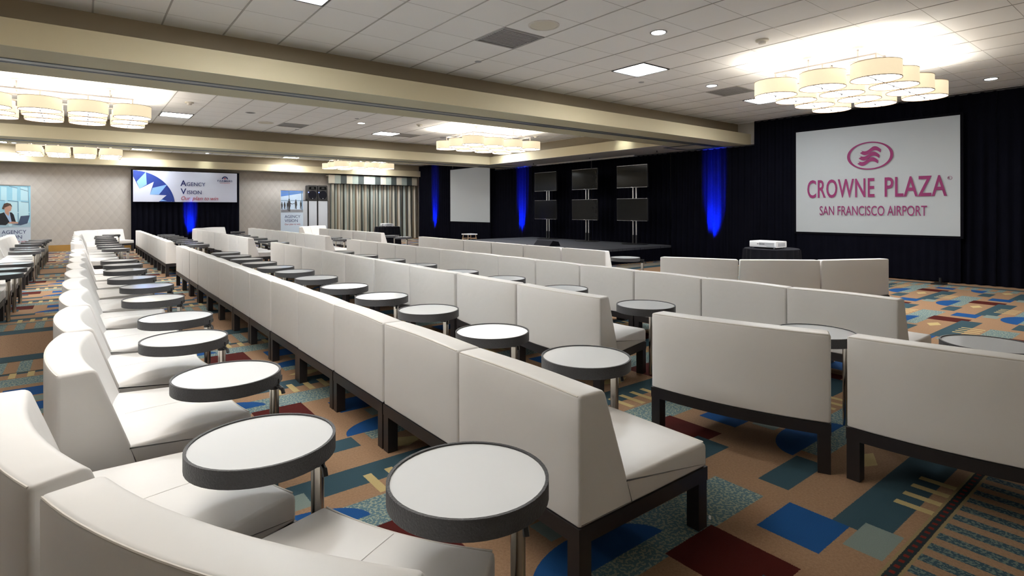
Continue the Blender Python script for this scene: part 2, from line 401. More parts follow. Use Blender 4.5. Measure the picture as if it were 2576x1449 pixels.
for x, y, lab in ((4.35, 6.33, 'small round sprinkler cover below the near vent'), (7.15, 5.75, 'small round sprinkler cover beside the lit panel'), (9.1, 3.9-.5, 'small round cover above the near chandelier'), (4.9, 11.95, 'small sprinkler cover in middle bay, upper'), (4.35, 14.5, 'small sprinkler cover in middle bay beside the vent'), (6.9, 14.3, 'small sprinkler cover below the dark vent')):
    round_fix('sprinkler_cover', lab, 'sprinkler', x, y, H, 'sprinkler covers', [('cover_disc', [(.042, .002), (.042, -.006), (.036, -.009)], M['grey_plastic']), ('cover_rim', [(.048, .002), (.048, -.003), (.0425, -.003), (.0425, .002)], M['steel'])])
for k, (x, y) in enumerate(((11.75, 8.95), (11.75, 11.35), (11.75, 13.9))):
    t = thing('fire_sprinkler', 'dark fire sprinkler on the stage bulkhead, %s from the right' % ORD[k], 'sprinkler', (x, y, ZS), 0, 'bulkhead sprinklers')
    MB().lathe([(.03, .001), (.03, -.004), (.01, -.006)], 12).build('escutcheon', M['steel'], t)
    MB().lathe([(.009, -.004), (.009, -.045), (.032, -.047), (.032, -.05)], 12).build('nozzle', M['black_metal'], t)

def washer(x, y, label, e, aim):
    t = thing('downlight', label, 'downlight', (x, y, H), 0, 'wall washing downlights')
    MB().lathe([(.07, .002), (.07, -.006), (.055, -.008), (.055, .002)], 24).build('trim_ring', M['offwhite'], t)
    MB().lathe([(.054, 0), (.054, -.003), (0, -.003)], 24).build('lens', M['can'], t)
    l = bpy.data.lights.new('washer_beam', 'SPOT'); l.energy = e; l.color = (.93, 1.0, .93); l.spot_size = math.radians(75); l.spot_blend = 1; l.shadow_soft_size = .05
    lo = put('washer_beam', l, t, (0, 0, -.02)); lo.rotation_euler = Vector(aim).to_track_quat('-Z', 'Y').to_euler()
washer(10.55, 9.35, 'small wall washing downlight at right end of the middle bay', 22, (.5, 0, -.7)); washer(10.55, 14.3, 'small wall washing downlight at far corner of the middle bay', 22, (.5, 0, -.7))
for x_, nm in ((-1.6, 'left'), (3.6, 'middle'), (9.4, 'right')): washer(x_, 22.5, 'small added fascia spot in the far bay, ' + nm, 14, (0, .5, -.7))  # added spots without known fixtures, put in to light the far fascia

# ------------------------------------------------------------------ chandeliers
def chandelier(x, y, label, dim=False):
    t = thing('chandelier', label, 'chandelier', (x, y, H), 0, 'drum shade chandeliers')
    zt, zb = 3.085-H, 2.885-H; zf = 3.185-H; r = .265
    xs = [-.885, -.295, .295, .885]; ys = [-.605, 0, .605]
    fr = MB()
    for yy in ys: fr.box(-.90, .90, yy-.011, yy+.011, zf, zf+.022)
    for xx in (-.885, .885): fr.box(xx-.011, xx+.011, -.61, .61, zf+.0005, zf+.0215)
    fr.build('frame', M['nickel'], t)
    for xx in (-.59, .59):
        for yy in (-.3025, .3025):
            c = MB().lathe([(.075, .0), (.075, -.028), (.07, -.032)], 24, xx, yy).build('canopy', M['nickel'], t)
            MB().cyl(xx, yy, zf+.022, -.03, .012, 12).build('stem', M['nickel'], c)
            MB().box(xx-.011, xx+.011, yy-.31, yy+.31, zf+.022, zf+.044).build('cross_arm', M['nickel'], c)
    me_s = getattr(chandelier, 'me', None)
    if me_s is None:
        n = 40
        me_s = [MB().lathe([(r, zb), (r, zt), (r-.004, zt), (r-.004, zb)], n, closed=True).mesh('shade', M['shade'], 30),
                MB().lathe([(r-.005, zb+.006), (r-.005, zb+.010)], n).mesh('diffuser', M['diffuser'], 30),
                (lambda b: b.mesh('shade_trim', M['shade_trim'], 30))(MB().lathe([(r+.002, zb-.002), (r+.002, zb+.008), (r-.005, zb+.006), (r-.005, zb)], n, closed=True).lathe([(r+.002, zt-.006), (r+.002, zt), (r-.005, zt), (r-.005, zt-.006)], n, closed=True)),
                MB().box(-r+.006, r-.006, -.006, .006, zb, zb+.005).box(-.003, .003, -r+.006, r-.006, zb+.001, zb+.0055).lathe([(.010, zb-.014), (.010, zb)], 10).mesh('spider', M['black_metal']),
                MB().cyl(0, 0, zt-.09, zf, .011, 10).mesh('hanger', M['nickel']),
                MB().lathe([(.014, zt-.15), (.030, zt-.12), (.014, zt-.09)], 14).mesh('bulb', M['white_plastic'])]
        chandelier.me = me_s
        lt = bpy.data.lights.new('bulb_light', 'POINT'); lt.energy = BULB_W; lt.color = (1, .955, .88); lt.shadow_soft_size = .05; chandelier.lt = lt
    if dim:
        dim_me = me_s[1].copy(); dim_me.materials.clear(); dim_me.materials.append(M['diffuser_dim'])
    for xx in xs:
        for yy in ys:
            s = put('shade', me_s[0], t, (xx, yy, 0))
            for nm, me in zip(('diffuser', 'shade_trim', 'spider', 'hanger', 'bulb'), me_s[1:]): put(nm, dim_me if dim and nm == 'diffuser' else me, s)
            l = put('bulb_light', chandelier.lt, s, (0, 0, zt-.055))
    return t
CH = [(8.385, 3.13, 'drum shade chandelier beside the big projection screen in the near bay'), (8.28, 11.58, 'drum shade chandelier at centre of the middle bay'),
      (-.20, 11.82, 'drum shade chandelier at the left edge, larger of the two there'), (8.28, 20.05, 'small far drum shade chandelier above the striped curtains'),
      (-.20, 20.05, 'far drum shade chandelier above the diamond wallpaper wall'), (-.1, 3.13, 'drum shade chandelier hanging above the near end of the scalloped row', True)]
M['shade'].cycles.emission_sampling = 'NONE'
for c_ in CH: chandelier(*c_)

# ------------------------------------------------------------------ lounge chairs
def rounded(poly, rad, seg=3):
    out = []; n = len(poly)
    for i in range(n):
        p = Vector(poly[i]); a = Vector(poly[i-1]); b = Vector(poly[(i+1) % n]); r = rad[i] if isinstance(rad, (list, tuple)) else rad
        if r <= 0: out.append(tuple(p)); continue
        d1 = (a-p).normalized(); d2 = (b-p).normalized(); ang = d1.angle(d2); tl = r/math.tan(ang/2)
        s0 = p+d1*tl; s1 = p+d2*tl; c_ = p + (d1+d2).normalized()*(r/math.sin(ang/2))
        a0 = math.atan2(s0.y-c_.y, s0.x-c_.x); a1 = math.atan2(s1.y-c_.y, s1.x-c_.x); da = (a1-a0+PI) % (2*PI)-PI
        for k in range(seg+1):
            g = a0+da*k/seg; out.append((c_.x+r*math.cos(g), c_.y+r*math.sin(g)))
    return out
def inset(poly, d):
    out = []; n = len(poly); area = sum(poly[i-1][0]*poly[i][1]-poly[i][0]*poly[i-1][1] for i in range(n)); sg = 1 if area > 0 else -1
    for i in range(n):
        a, p, b = Vector(poly[i-1]), Vector(poly[i]), Vector(poly[(i+1) % n])
        e1 = (p-a); e2 = (b-p)
        n1 = Vector((-e1.y, e1.x)).normalized()*sg if e1.length > 1e-7 else Vector((0, 0)); n2 = Vector((-e2.y, e2.x)).normalized()*sg if e2.length > 1e-7 else n1
        nn = n1+n2
        if nn.length < 1e-6: nn = n1
        nn.normalize(); out.append((p.x+nn.x*d, p.y+nn.y*d))
    return out
W_S, W_C = .766, .964
R_C = 2.08; HALF = math.asin(W_C/2/R_C); XC = R_C*math.cos(HALF)
def map_s(x, t): return x, t*W_S/2
def map_c(x, t): a = t*HALF; return XC-(R_C-x)*math.cos(a), (R_C-x)*math.sin(a)
def sweep(prof, mp, W, ends=.014, nseg=8, puff=None, tmax=1.0):
    m = MB(); st = []
    e = ends*2/W
    if ends: st += [(-1, ends), (-1+e*.3, ends*.29), (-1+e, 0)]
    else: st += [(-1, 0)]
    lo, hi = st[-1][0], -st[-1][0]
    for i in range(1, nseg): st.append((lo+(hi-lo)*i/nseg, 0))
    st += [(1-e, 0), (1-e*.3, ends*.29), (1, ends)] if ends else [(1, 0)]
    k = len(prof)
    for t, d in st:
        pr = inset(prof, d) if d else prof
        for x, z in pr:
            X, Y = mp(x, t*tmax); dz = puff(x, z, t) if puff else 0
            m.v.append((X, Y, z+dz))
    for i in range(len(st)-1):
        for q in range(k):
            q2 = (q+1) % k; m.f.append([i*k+q, i*k+q2, (i+1)*k+q2, (i+1)*k+q])
    m.f.append(list(range(k))); m.f.append([(len(st)-1)*k+q for q in range(k)][::-1])
    return m
def dense(poly, mx=.09):
    out = []
    for i in range(len(poly)):
        a, b = poly[i], poly[(i+1) % len(poly)]; L = math.dist(a, b); n = max(1, int(L/mx))
        for k in range(n): out.append((a[0]+(b[0]-a[0])*k/n, a[1]+(b[1]-a[1])*k/n))
    return out
ZFR0, ZFR1, ZSEAT, ZBK, DEP = .198, .256, .366, .707, .755
def make_chair(kind):
    mp, W = (map_s, W_S) if kind == 's' else (map_c, W_C)
    t = thing('lounge_chair', 'x', 'chair')
    back = dense(rounded([(.004, ZFR1+.001), (.285, ZFR1+.001), (.130, ZBK), (.004, ZBK)], [.008, .008, .03, .014], 4))
    def pb(x, z, tt): return (.006*math.cos(PI*tt/2) if z > ZBK-.03 else 0)
    sweep(back, mp, W, .012, 10, pb).build('backrest', M['leather'], t, 50)
    bk = t.children[0]
    seat = dense(rounded([(.262, ZFR1+.001), (DEP, ZFR1+.001), (DEP, ZSEAT), (.228, ZSEAT)], [.006, .012, .03, .008], 4))
    def ps(x, z, tt):
        if z < ZSEAT-.04: return 0
        u = (x-.25)/(DEP-.25); return .012*max(0, math.sin(PI*min(max(u, 0), 1)))*math.cos(PI*tt/2) - .004*abs(tt)
    st = sweep(seat, mp, W, .014, 10, ps).build('seat', M['leather'], t, 50)
    # piping along top edges of the back and the front edge of the seat
    p = MB(); N = 14; e = 1-.024/W
    p.tube([(*mp(.0075, -e+2*e*i/N), ZBK-.0045+.006*math.cos(PI*(-1+2*i/N)/2)) for i in range(N+1)], .0032, 6)
    for sgn in (-1, 1):
        pr = rounded([(.004, ZFR1+.004), (.285, ZFR1+.004), (.130, ZBK), (.004, ZBK)], [.01, .01, .03, .014], 4); pr = inset(pr, .004)
        p.tube([(*mp(x, sgn*e), z) for x, z in pr], .0028, 6, True)
    p.build('piping', M['piping'], bk)
    p = MB(); p.tube([(*mp(DEP-.010, -e+2*e*i/N), ZSEAT-.008) for i in range(N+1)], .003, 6)
    p.build('piping', M['piping'], st)
    if kind == 'c': MB().tube([(*mp(.30+(DEP-.33)*i/10, 0), ZSEAT+.0115*math.sin(PI*(.10+.84*i/10))) for i in range(11)], .0020, 6).build('seam', M['leather'], st)
    sweep([(0, ZFR0), (DEP+.004, ZFR0), (DEP+.004, ZFR1), (0, ZFR1)], mp, W, 0, 10).build('frame', M['frame'], t)
    for x in (.002, DEP-.058):
        for sgn in (-1, 1):
            l = MB(); hw = .058*2/W * (1 if kind == 's' else R_C/(R_C-x))
            pts = [mp(x, sgn*(1-.004)), mp(x+.058, sgn*(1-.004)), mp(x+.058, sgn*(1-.004-hw)), mp(x, sgn*(1-.004-hw))]
            l.prism(pts, ZFR0, lambda u, v, w_: (u, v, w_)); l.build('leg', M['frame'], t)
    return t
protos = {'s': make_chair('s'), 'c': make_chair('c')}; fresh = {'s': True, 'c': True}
def chair(kind, p0, p1, label, group):
    """p0 -> p1 runs along the back; the seat faces the right-hand side of that direction"""
    mx, my = (p0[0]+p1[0])/2, (p0[1]+p1[1])/2; dx, dy = p1[0]-p0[0], p1[1]-p0[1]
    rz = math.atan2(-dx, dy)
    if fresh[kind]:
        r = protos[kind]; fresh[kind] = False; r.location = (mx, my, 0); r.rotation_euler = (0, 0, rz); r['label'] = label; r['group'] = group; return r
    return dup(protos[kind], (mx, my, 0), rz, label, group)
PS, PC = .777, .977
KN = {'s': 'straight', 'c': 'curved'}
def row(kind, x, y0, n, rowname, where, jit=0):
    p = PS if kind == 's' else PC
    for i in range(n):
        a, b = y0+i*p, y0+(i+1)*p
        j = random.uniform(-jit, jit); j2 = random.uniform(-jit, jit)
        chair(kind, (x+j, a+.002), (x+j2, b-.002), 'white %s lounge chair, %s %s the %s' % (KN[kind], ORD[i], where, rowname), 'lounge chairs of the ' + rowname)
def arc(pts, rowname, where):
    for i in range(len(pts)-1):
        chair('c', pts[i], pts[i+1], 'white curved lounge chair, %s %s the %s' % (ORD[i], where, rowname), 'lounge chairs of the ' + rowname)
RA, RB, RC, RD, RE, RZ = 'scalloped left row', 'straight centre-left row', 'wavy centre row', 'straight centre-right row', 'row nearest the stage', 'cropped left row'
NEAR, FAR = 'from the camera in', 'beyond the cross aisle in'
# scalloped row A
def seg(p, ang, L=.966): return (p[0]+L*math.cos(ang), p[1]+L*math.sin(ang))
chair('c', (.388, .780), (-.081, 1.625), 'white curved lounge chair in the foreground, nearest the camera', 'lounge chairs of the ' + RA)
chair('c', (-.10, 1.675), (-.275, 2.625), 'white curved lounge chair cut off by the lower left edge', 'lounge chairs of the ' + RA)
row('c', -.075, 2.725, 9, RA, 'whole one from camera in', .008)
row('c', -.11, 13.35, 8, RA, FAR, .01)
arc([(-.12, 21.19), (.296, 22.06), (1.057, 22.66)], RA, 'in the far corner of')
row('s', 1.328, 1.326, 13, RB, NEAR, .004)
row('s', 1.335, 13.0, 10, RB, FAR, .003)
row('c', 2.93, 2.715, 9, RC, NEAR, .012)
row('c', 2.95, 13.45, 8, RC, FAR, .01)
arc([(2.96, 21.29), (3.38, 22.16), (4.14, 22.75)], RC, 'in the far corner of')
arc([(3.0+.965*.20, 1.145-.965*.98), (3.0, 1.145)], RC, 'at the right edge beside')
chair('c', (2.975, 1.20), (2.745, 2.14), 'white curved lounge chair standing alone between aisle and right edge chair', 'lounge chairs of the ' + RC)
row('s', 4.46, 1.364, 13, RD, NEAR, .006)
row('s', 4.60, 13.15, 10, RD, FAR, .003)
row('c', 6.21, 5.68, 6, RE, NEAR, .012)
arc([(8.02, 2.55), (7.155, 3.00), (6.43, 3.66), (6.02, 4.555)], RE, 'from right in angled end of')
row('c', 6.38, 13.95, 5, RE, FAR, .012)
arc([(6.32, 20.85), (6.86, 21.65), (7.69, 22.15)], RE, 'in the far corner of')
row('s', -1.50, 8.35, 4, RZ, 'on the near side in', .004)
row('s', -1.50, 12.42, 9, RZ, FAR, .004)

# ------------------------------------------------------------------ side tables
ZT, RT = .575, .2325
tb = [MB().lathe([(RT, ZT-.056), (RT, ZT), (RT-.009, ZT), (RT-.009, ZT-.006), (RT-.012, ZT-.056)], 48, closed=True).mesh('rim', M['rim'], 40),
      MB().lathe([(RT-.0095, ZT-.030), (RT-.0095, ZT-.005), (0, ZT-.005)], 48).mesh('top', M['tabletop'], 40)]
pole_me = MB().lathe([(.021, 0), (.021, ZT-.075)], 18).mesh('pole', M['chrome'])
cap_me = MB().lathe([(.024, ZT-.085), (.024, ZT-.058), (.014, ZT-.052)], 18).mesh('collar', M['black_metal'])
def table(x, y, px, py, label, group):
    t = thing('side_table', label, 'table', (px, py, 0), 0, group)
    ox, oy = x-px, y-py
    put('rim', tb[0], t, (ox, oy, 0)); top = put('top', tb[1], t, (ox, oy, 0))
    put('pole', pole_me, t); put('collar', cap_me, t)
    a = math.atan2(oy, ox); L = math.hypot(ox, oy)
    b = MB(); dx, dy = math.cos(a), math.sin(a); nx, ny = -dy*.035, dx*.035
    b.prism([(-.03*dx+nx, -.03*dy+ny), ((L+.08)*dx+nx, (L+.08)*dy+ny), ((L+.08)*dx-nx, (L+.08)*dy-ny), (-.03*dx-nx, -.03*dy-ny)], .022, lambda u, v, w_: (u, v, ZT-.053+w_)); b.build('bracket', M['black_metal'], t)
    l = MB(); g = a+2.2; l.tube([(.02*math.cos(g), .02*math.sin(g), ZT-.062), (.085*math.cos(g), .085*math.sin(g), ZT-.070), (.095*math.cos(g), .095*math.sin(g), ZT-.088)], .009, 8); l.build('lever', M['black_metal'], t)
def tables(lst, off, rowname, where):
    for i, (x, y) in enumerate(lst): table(x, y, -.695 if off[0] is None else x+off[0], y+off[1], 'round white side table, %s %s the %s' % (ORD[i], where, rowname), 'side tables of the ' + rowname)
table(.88, 1.335, .955, 1.20, 'round white topped side table in the foreground, nearest the camera', 'side tables of the ' + RA)
table(.48, 1.975, .622, 1.857, 'round white side table over the lower left chair, second nearest the camera', 'side tables of the ' + RA)
table(.46, 10.38, .68, 10.47, 'round white side table, last before the cross aisle along the '+RA, 'side tables of the ' + RA)
table(.75, 21.4, .93, 21.22, 'round white side table in the far corner of the '+RA, 'side tables of the ' + RA)
tables([(.54, 2.865), (.49, 3.83), (.54, 4.63), (.50, 5.73), (.53, 6.71), (.46, 7.62), (.45, 8.66), (.47, 9.56)], (.185, -.09), RA, 'behind the two nearest along')
tables([(.55, 13.56), (.50, 14.5), (.50, 15.35), (.49, 16.44), (.51, 17.55), (.53, 18.6), (.52, 19.6), (.55, 20.5)], (.19, -.06), RA, FAR.replace(' in', ' along'))
tables([(2.08, 2.04), (2.05, 2.83), (2.11, 3.75), (2.11, 4.59), (2.09, 5.42), (2.10, 6.29), (2.11, 7.12), (2.06, 7.80), (2.05, 8.6), (2.05, 9.39), (2.04, 10.11), (2.05, 10.98)], (.075, -.13), RB, NEAR.replace(' in', ' along'))
tables([(2.05, 14.01), (2.05, 14.76), (2.06, 15.65), (2.08, 16.55), (2.10, 17.65), (2.13, 18.6), (2.11, 19.4), (2.10, 20.25)], (.10, -.10), RB, FAR.replace(' in', ' along'))
tables([(3.58, 2.84), (3.70, 3.92), (3.73, 4.91), (3.70, 5.79), (3.72, 6.84), (3.73, 7.81), (3.74, 8.83), (3.72, 9.81)], (.06, -.01), RC, NEAR.replace(' in', ' along'))
tables([(3.66, 13.6), (3.70, 14.70), (3.78, 16.0), (3.80, 17.08), (3.82, 18.1), (3.84, 18.95), (4.38, 21.4)], (.06, -.05), RC, FAR.replace(' in', ' along'))
table(3.63, 1.56, 3.73, 1.42, 'round table peeking out behind the lone chair at right', 'side tables at the right edge')
table(4.07, .80, 4.12, .70, 'round table at the right edge behind the cut off chair', 'side tables at the right edge')
tables([(5.42, 14.22), (5.50, 15.05)], (.03, -.08), RD, FAR.replace(' in', ' along'))
table(6.83, 5.82, 7.0, 5.62, 'round table at the end of the stage row beside the stage', 'side tables of the ' + RE)
tables([(7.16, 14.14), (7.30, 15.2)], (.06, -.08), RE, FAR.replace(' in', ' along'))
tables([(-.79, 9.07), (-.80, 9.84), (-.78, 10.73)], (None, -.08), RZ, 'on the near side of')
tables([(-.83, 13.75), (-.80, 14.45), (-.92, 15.2), (-.94, 16.6), (-.90, 17.5), (-.86, 18.15), (-.84, 18.95)], (None, -.08), RZ, FAR.replace(' in', ' along'))

# ------------------------------------------------------------------ drapes
def drape(name, p0, p1, z1, label, cat, group, m, amp=.035, wl=.17, z0=.0, flare=.05, thick=.006):
    """pleated cloth from p0 to p1 hanging z1..z0"""
    L = math.dist(p0, p1); dx, dy = (p1[0]-p0[0])/L, (p1[1]-p0[1])/L; nx, ny = -dy, dx
    n = int(L/wl*8); nz = 9; rnd = random.Random(hash((round(p0[0], 2), round(p0[1], 2))) % 1000)
    ph = [rnd.uniform(0, 6.28) for _ in range(4)]
    b = MB(); rows = []
    for side in (0, 1):
        for j in range(nz+1):
            f = j/nz; z = z1+(z0-z1)*f
            for i in range(n+1):
                s_ = L*i/n; a = amp*(.45+.55*f+.25*math.sin(s_*1.9+ph[0]))
                off = a*math.sin(2*PI*s_/wl+.9*math.sin(s_*2.3+ph[1])+.35*f*math.sin(s_*5+ph[2])) + flare*f*f*(.5+.5*math.sin(s_*3.1+ph[3])) - side*thick
                b.v.append((p0[0]+dx*s_+nx*off, p0[1]+dy*s_+ny*off, z))
    w_ = n+1; o2 = (nz+1)*w_
    for j in range(nz):
        for i in range(n):
            q = [j*w_+i, j*w_+i+1, (j+1)*w_+i+1, (j+1)*w_+i]
            b.f.append(q); b.f.append([o2+k for k in q[::-1]])
    for j in range(nz):
        for i in (0, n):
            q = [j*w_+i, (j+1)*w_+i, o2+(j+1)*w_+i, o2+j*w_+i]; b.f.append(q)
    for i in range(n):
        for j in (0, nz): b.f.append([j*w_+i, j*w_+i+1, o2+j*w_+i+1, o2+j*w_+i])
    t = thing(name, label, cat, ((p0[0]+p1[0])/2, (p0[1]+p1[1])/2, 0), 0, group)
    c = b.build('cloth', m, t, 60); c.location = (-t.location.x, -t.location.y, 0)
    r = MB().tube([(p0[0]-dx*.0, p0[1]-dy*.0, z1+.004), (p1[0], p1[1], z1+.004)], .016, 8).build('rail', M['drape_pole'], t); r.location = (-t.location.x, -t.location.y, 0)
    return t
G = 'black stage drapes'
XD = 12.46
for k, (a, b_, x, z1, lab) in enumerate(((-.9, 2.35, 12.42, 3.37, 'at the right edge of the view'), (2.35, 6.68, 12.42, 3.37, 'behind the big CROWNE PLAZA screen'),
        (6.70, 9.05, XD, 2.84, 'right of the stage with blue light'), (9.07, 11.95, XD, 2.84, 'behind the right and middle television stands'), (11.97, 14.75, XD, 2.84, 'behind the leftmost television stand'),
        (14.77, 17.0, XD, 2.84, 'left of the stage with blue light'), (17.02, 20.05, XD, 3.34, 'behind the blank far screen'), (20.07, 23.0, XD, 3.34, 'in the far corner with blue light'))):
    drape('stage_drape', (x, a), (x, b_), z1, 'black pleated drape ' + lab, 'drape', G, M['drape'])
drape('banner_drape', (4.78, 23.10), (1.36, 23.10), 2.74, 'black drape on the far wall under the wide banner', 'drape', None, M['drape'], flare=.03)
t = thing('drape_base', 'small black base plate on carpet under the stage drape', 'base plate', (12.0, 3.05, 0), 0)
MB().box(-.16, .10, -.09, .09, 0, .02).build('plate', M['black_metal'], t); MB().cyl(.04, 0, .02, .11, .022, 12).build('pin', M['black_metal'], t)

# pocket frames of the movable-wall track in the bulkhead, and the slim housing of a retracted screen
for (xa, xb, ya, yb, nm) in ((11.35, 12.3, 7.45, 8.45, 'right'), (11.1, 12.3, 15.05, 16.2, 'left')):
    t = thing('track_pocket', 'dark framed track pocket in the bulkhead, %s of the stage' % nm, 'track pocket', ((xa+xb)/2, (ya+yb)/2, ZS-.009), 0, 'track pockets')
    hx, hy = (xb-xa)/2, (yb-ya)/2
    for a in ((-hx, hx, -hy, -hy+.05), (-hx, hx, hy-.05, hy), (-hx, -hx+.05, -hy+.05, hy-.05), (hx-.05, hx, -hy+.05, hy-.05)): MB().box(*a, -.006, .001).build('pocket_rail', M['track_gap'], t)
t = thing('screen_housing', 'slim pale retracted screen housing on the bulkhead above the televisions', 'screen housing', (12.28, 12.2, ZS), 0)
MB().box(-.045, .045, -2.1, 2.1, -.035, 0).build('housing', M['offwhite'], t)
for sg in (-1, 1): MB().box(-.05, .05, sg*2.1-.02, sg*2.1+.02, -.04, 0).build('end_cap', M['grey_plastic'], t)

# striped curtain and valance on the far wall
def striped(name, cols, period, offs=0, coord='X', soft=0):
    m = bpy.data.materials.new(name); m.use_nodes = True; n = m.node_tree.nodes; l = m.node_tree.links; b = n['Principled BSDF']; b.inputs['Roughness'].default_value = .55
    tc = n.new('ShaderNodeTexCoord'); sp = n.new('ShaderNodeSeparateXYZ'); l.new(tc.outputs['Object'], sp.inputs[0])
    d = n.new('ShaderNodeMath'); d.operation = 'DIVIDE'; l.new(sp.outputs[coord], d.inputs[0]); d.inputs[1].default_value = period
    f = n.new('ShaderNodeMath'); f.operation = 'FRACT'; l.new(d.outputs[0], f.inputs[0])
    r = n.new('ShaderNodeValToRGB'); r.color_ramp.interpolation = 'CONSTANT'; l.new(f.outputs[0], r.inputs[0])
    e = r.color_ramp.elements
    while len(e) < len(cols): e.new(.5)
    for i, (p, c) in enumerate(cols): e[i].position = p; e[i].color = (*c, 1)
    l.new(r.outputs[0], b.inputs['Base Color']); return m
M['stripe'] = striped('striped_curtain', [(0, (.42, .40, .33)), (.22, (.035, .04, .035)), (.36, (.30, .34, .31)), (.58, (.20, .16, .11)), (.70, (.46, .42, .35)), (.86, (.10, .12, .11))], .40)
drape('window_curtain', (12.36, 23.20), (8.35, 23.20), 2.445, 'striped grey green floor length curtains below the valance', 'curtain', None, M['stripe'], amp=.075, wl=.235, z0=.02, flare=.03)
v = thing('valance', 'striped box valance above the curtains in cream, sage and charcoal', 'valance', (8.20, 23.0, 2.45), 0)
cols = ['cream', 'sage', 'char']
M['cream'] = mat('cream_fabric', (.50, .46, .37), .6, var=(5, .04)); M['sage'] = mat('sage_fabric', (.30, .34, .30), .6, var=(5, .04)); M['char'] = mat('charcoal_fabric', (.045, .055, .052), .6, var=(5, .06))
n_ = 16; ww = 4.14/n_
for i in range(n_): MB().box(i*ww+.001, (i+1)*ww-.001, 0, .06, (.0 if i % 3 else .004), .36).build('fabric_panel', M[cols[i % 3]], v)
MB().box(0, 4.14, .06, .38, .30, .36).build('pelmet_board', M['cream'], v)

# ------------------------------------------------------------------ printed and projected text, flat shapes
def text_mesh(body, m, size_h, width=None, mapf=None, bold=0, shear=0, spacing=1.0, depth=.003):
    """lettering of cap height size_h starting at u=0, v=0; returned as a mesh mapped by mapf(u,v,w)"""
    cu = bpy.data.curves.new('lettering', 'FONT'); cu.body = body; cu.size = 1; cu.shear = shear; cu.space_character = spacing; cu.extrude = .001; cu.offset = bold; cu.resolution_u = 4
    o = bpy.data.objects.new('tmp_text', cu); C.objects.link(o)
    dg = bpy.context.evaluated_depsgraph_get(); me = bpy.data.meshes.new_from_object(o.evaluated_get(dg))
    bpy.data.objects.remove(o); bpy.data.curves.remove(cu)
    xs = [q.co.x for q in me.vertices]; ys = [q.co.y for q in me.vertices]; caph = .69
    sv = size_h/caph; su = sv if width is None else width/(max(xs)-min(xs)); x0 = min(xs)
    for q in me.vertices: q.co = mapf((q.co.x-x0)*su, q.co.y*sv, (q.co.z+.001)/.002*depth)
    me.materials.clear(); me.materials.append(m); me.name = 'lettering'
    return me
def stage_map(u0, v0, X=12.26): return lambda u, v, w_: (X-w_, 5.67-(u0+u), v0+v)
def wall_map(u0, v0, Y): return lambda u, v, w_: (u0+u, Y-w_, v0+v)
def local(me, t, lx=None):
    inv = t.matrix_basis.inverted() if False else Matrix.Translation(-Vector(t.location)); me.transform(inv); return me

# ------------------------------------------------------------------ projection screens
def screen(y0, y1, label):
    t = thing('projection_screen', label, 'screen', (12.28, (y0+y1)/2, 0), 0, 'projection screens')
    h = (y1-y0)/2
    MB().box(0, .02, -h, h, .845, 3.0).build('screen_surface', M['screen'], t)
    f = MB()
    for a in ((-h-.045, -h, .80, 3.045), (h, h+.045, .80, 3.045)): f.box(-.004, .03, a[0], a[1], a[2], a[3])
    f.box(-.004, .03, -h, h, .80, .845).box(-.004, .03, -h, h, 3.0, 3.045); f.build('border', M['screen_black'], t)
    for s_ in (-1, 1): MB().box(.03, .07, s_*(h-.15)-.02, s_*(h-.15)+.02, 0, .9).build('leg', M['black_metal'], t)
    # skirt drape below
    b = MB(); n = 90
    for zz in (.80, .02):
        for i in range(n+1): b.v.append((.012+.018*math.sin(i*1.4+zz)*(1.2-zz), -h+2*h*i/n, zz))
    for i in range(n): b.f.append([i, i+1, n+2+i, n+1+i])
    b.build('skirt', M['drape'], t, 60)
    return t
ts = screen(2.82, 5.67, 'big screen with projected CROWNE PLAZA SAN FRANCISCO AIRPORT')
screen(17.09, 19.95, 'blank white projection screen left of the stage')
def onscreen(me): me.transform(Matrix.Translation(-Vector(ts.location))); return put('lettering', me, ts)
x = .245
for ch, wd, hh in zip('CROWNE', (.155, .165, .205, .25, .185, .15), [.36]*6): pass
onscreen(text_mesh('CROWNE', M['plum'], .365, 1.27, stage_map(.245, 1.575), .012, 0, 1.06))
onscreen(text_mesh('PLAZA', M['plum'], .365, .975, stage_map(1.688, 1.575), .014, 0, 1.06))
onscreen(text_mesh('SAN FRANCISCO AIRPORT', M['plum'], .187, 1.872, stage_map(.495, 1.207), .004))
onscreen(text_mesh('R', M['plum'], .042, None, stage_map(2.675, 1.868)))
def ring(cx, cz, rx, rz, tx, tz, n=56, tilt=0):
    b = MB(); mp = stage_map(0, 0)
    for i in range(n):
        a = 2*PI*i/n
        for k in (0, 1):
            for w_ in (0, .003):
                kx, kz = (rx, rz) if k == 0 else (rx-tx*(.55+.45*abs(math.cos(a))), rz-tz)
                u, v = kx*math.cos(a), kz*math.sin(a)
                b.v.append(mp(cx+u*math.cos(tilt)-v*math.sin(tilt), cz+u*math.sin(tilt)+v*math.cos(tilt), w_))
    for i in range(n):
        j = (i+1) % n; p = i*4; q = j*4
        b.f += [[p, q, q+2, p+2], [p+1, p+3, q+3, q+1], [p, p+1, q+1, q], [p+2, q+2, q+3, p+3]]
    return b
def add_local(b, nm, m, t, ang=35):
    o = b.build(nm, m, t, ang); o.location = (-t.location.x, -t.location.y, -t.location.z); return o
add_local(ring(1.43, 2.385, .405, .275, .052, .024), 'emblem_ring', M['plum'], ts)
add_local(ring(2.707, 1.888, .034, .034, .006, .004, 24), 'registered_ring', M['plum'], ts)
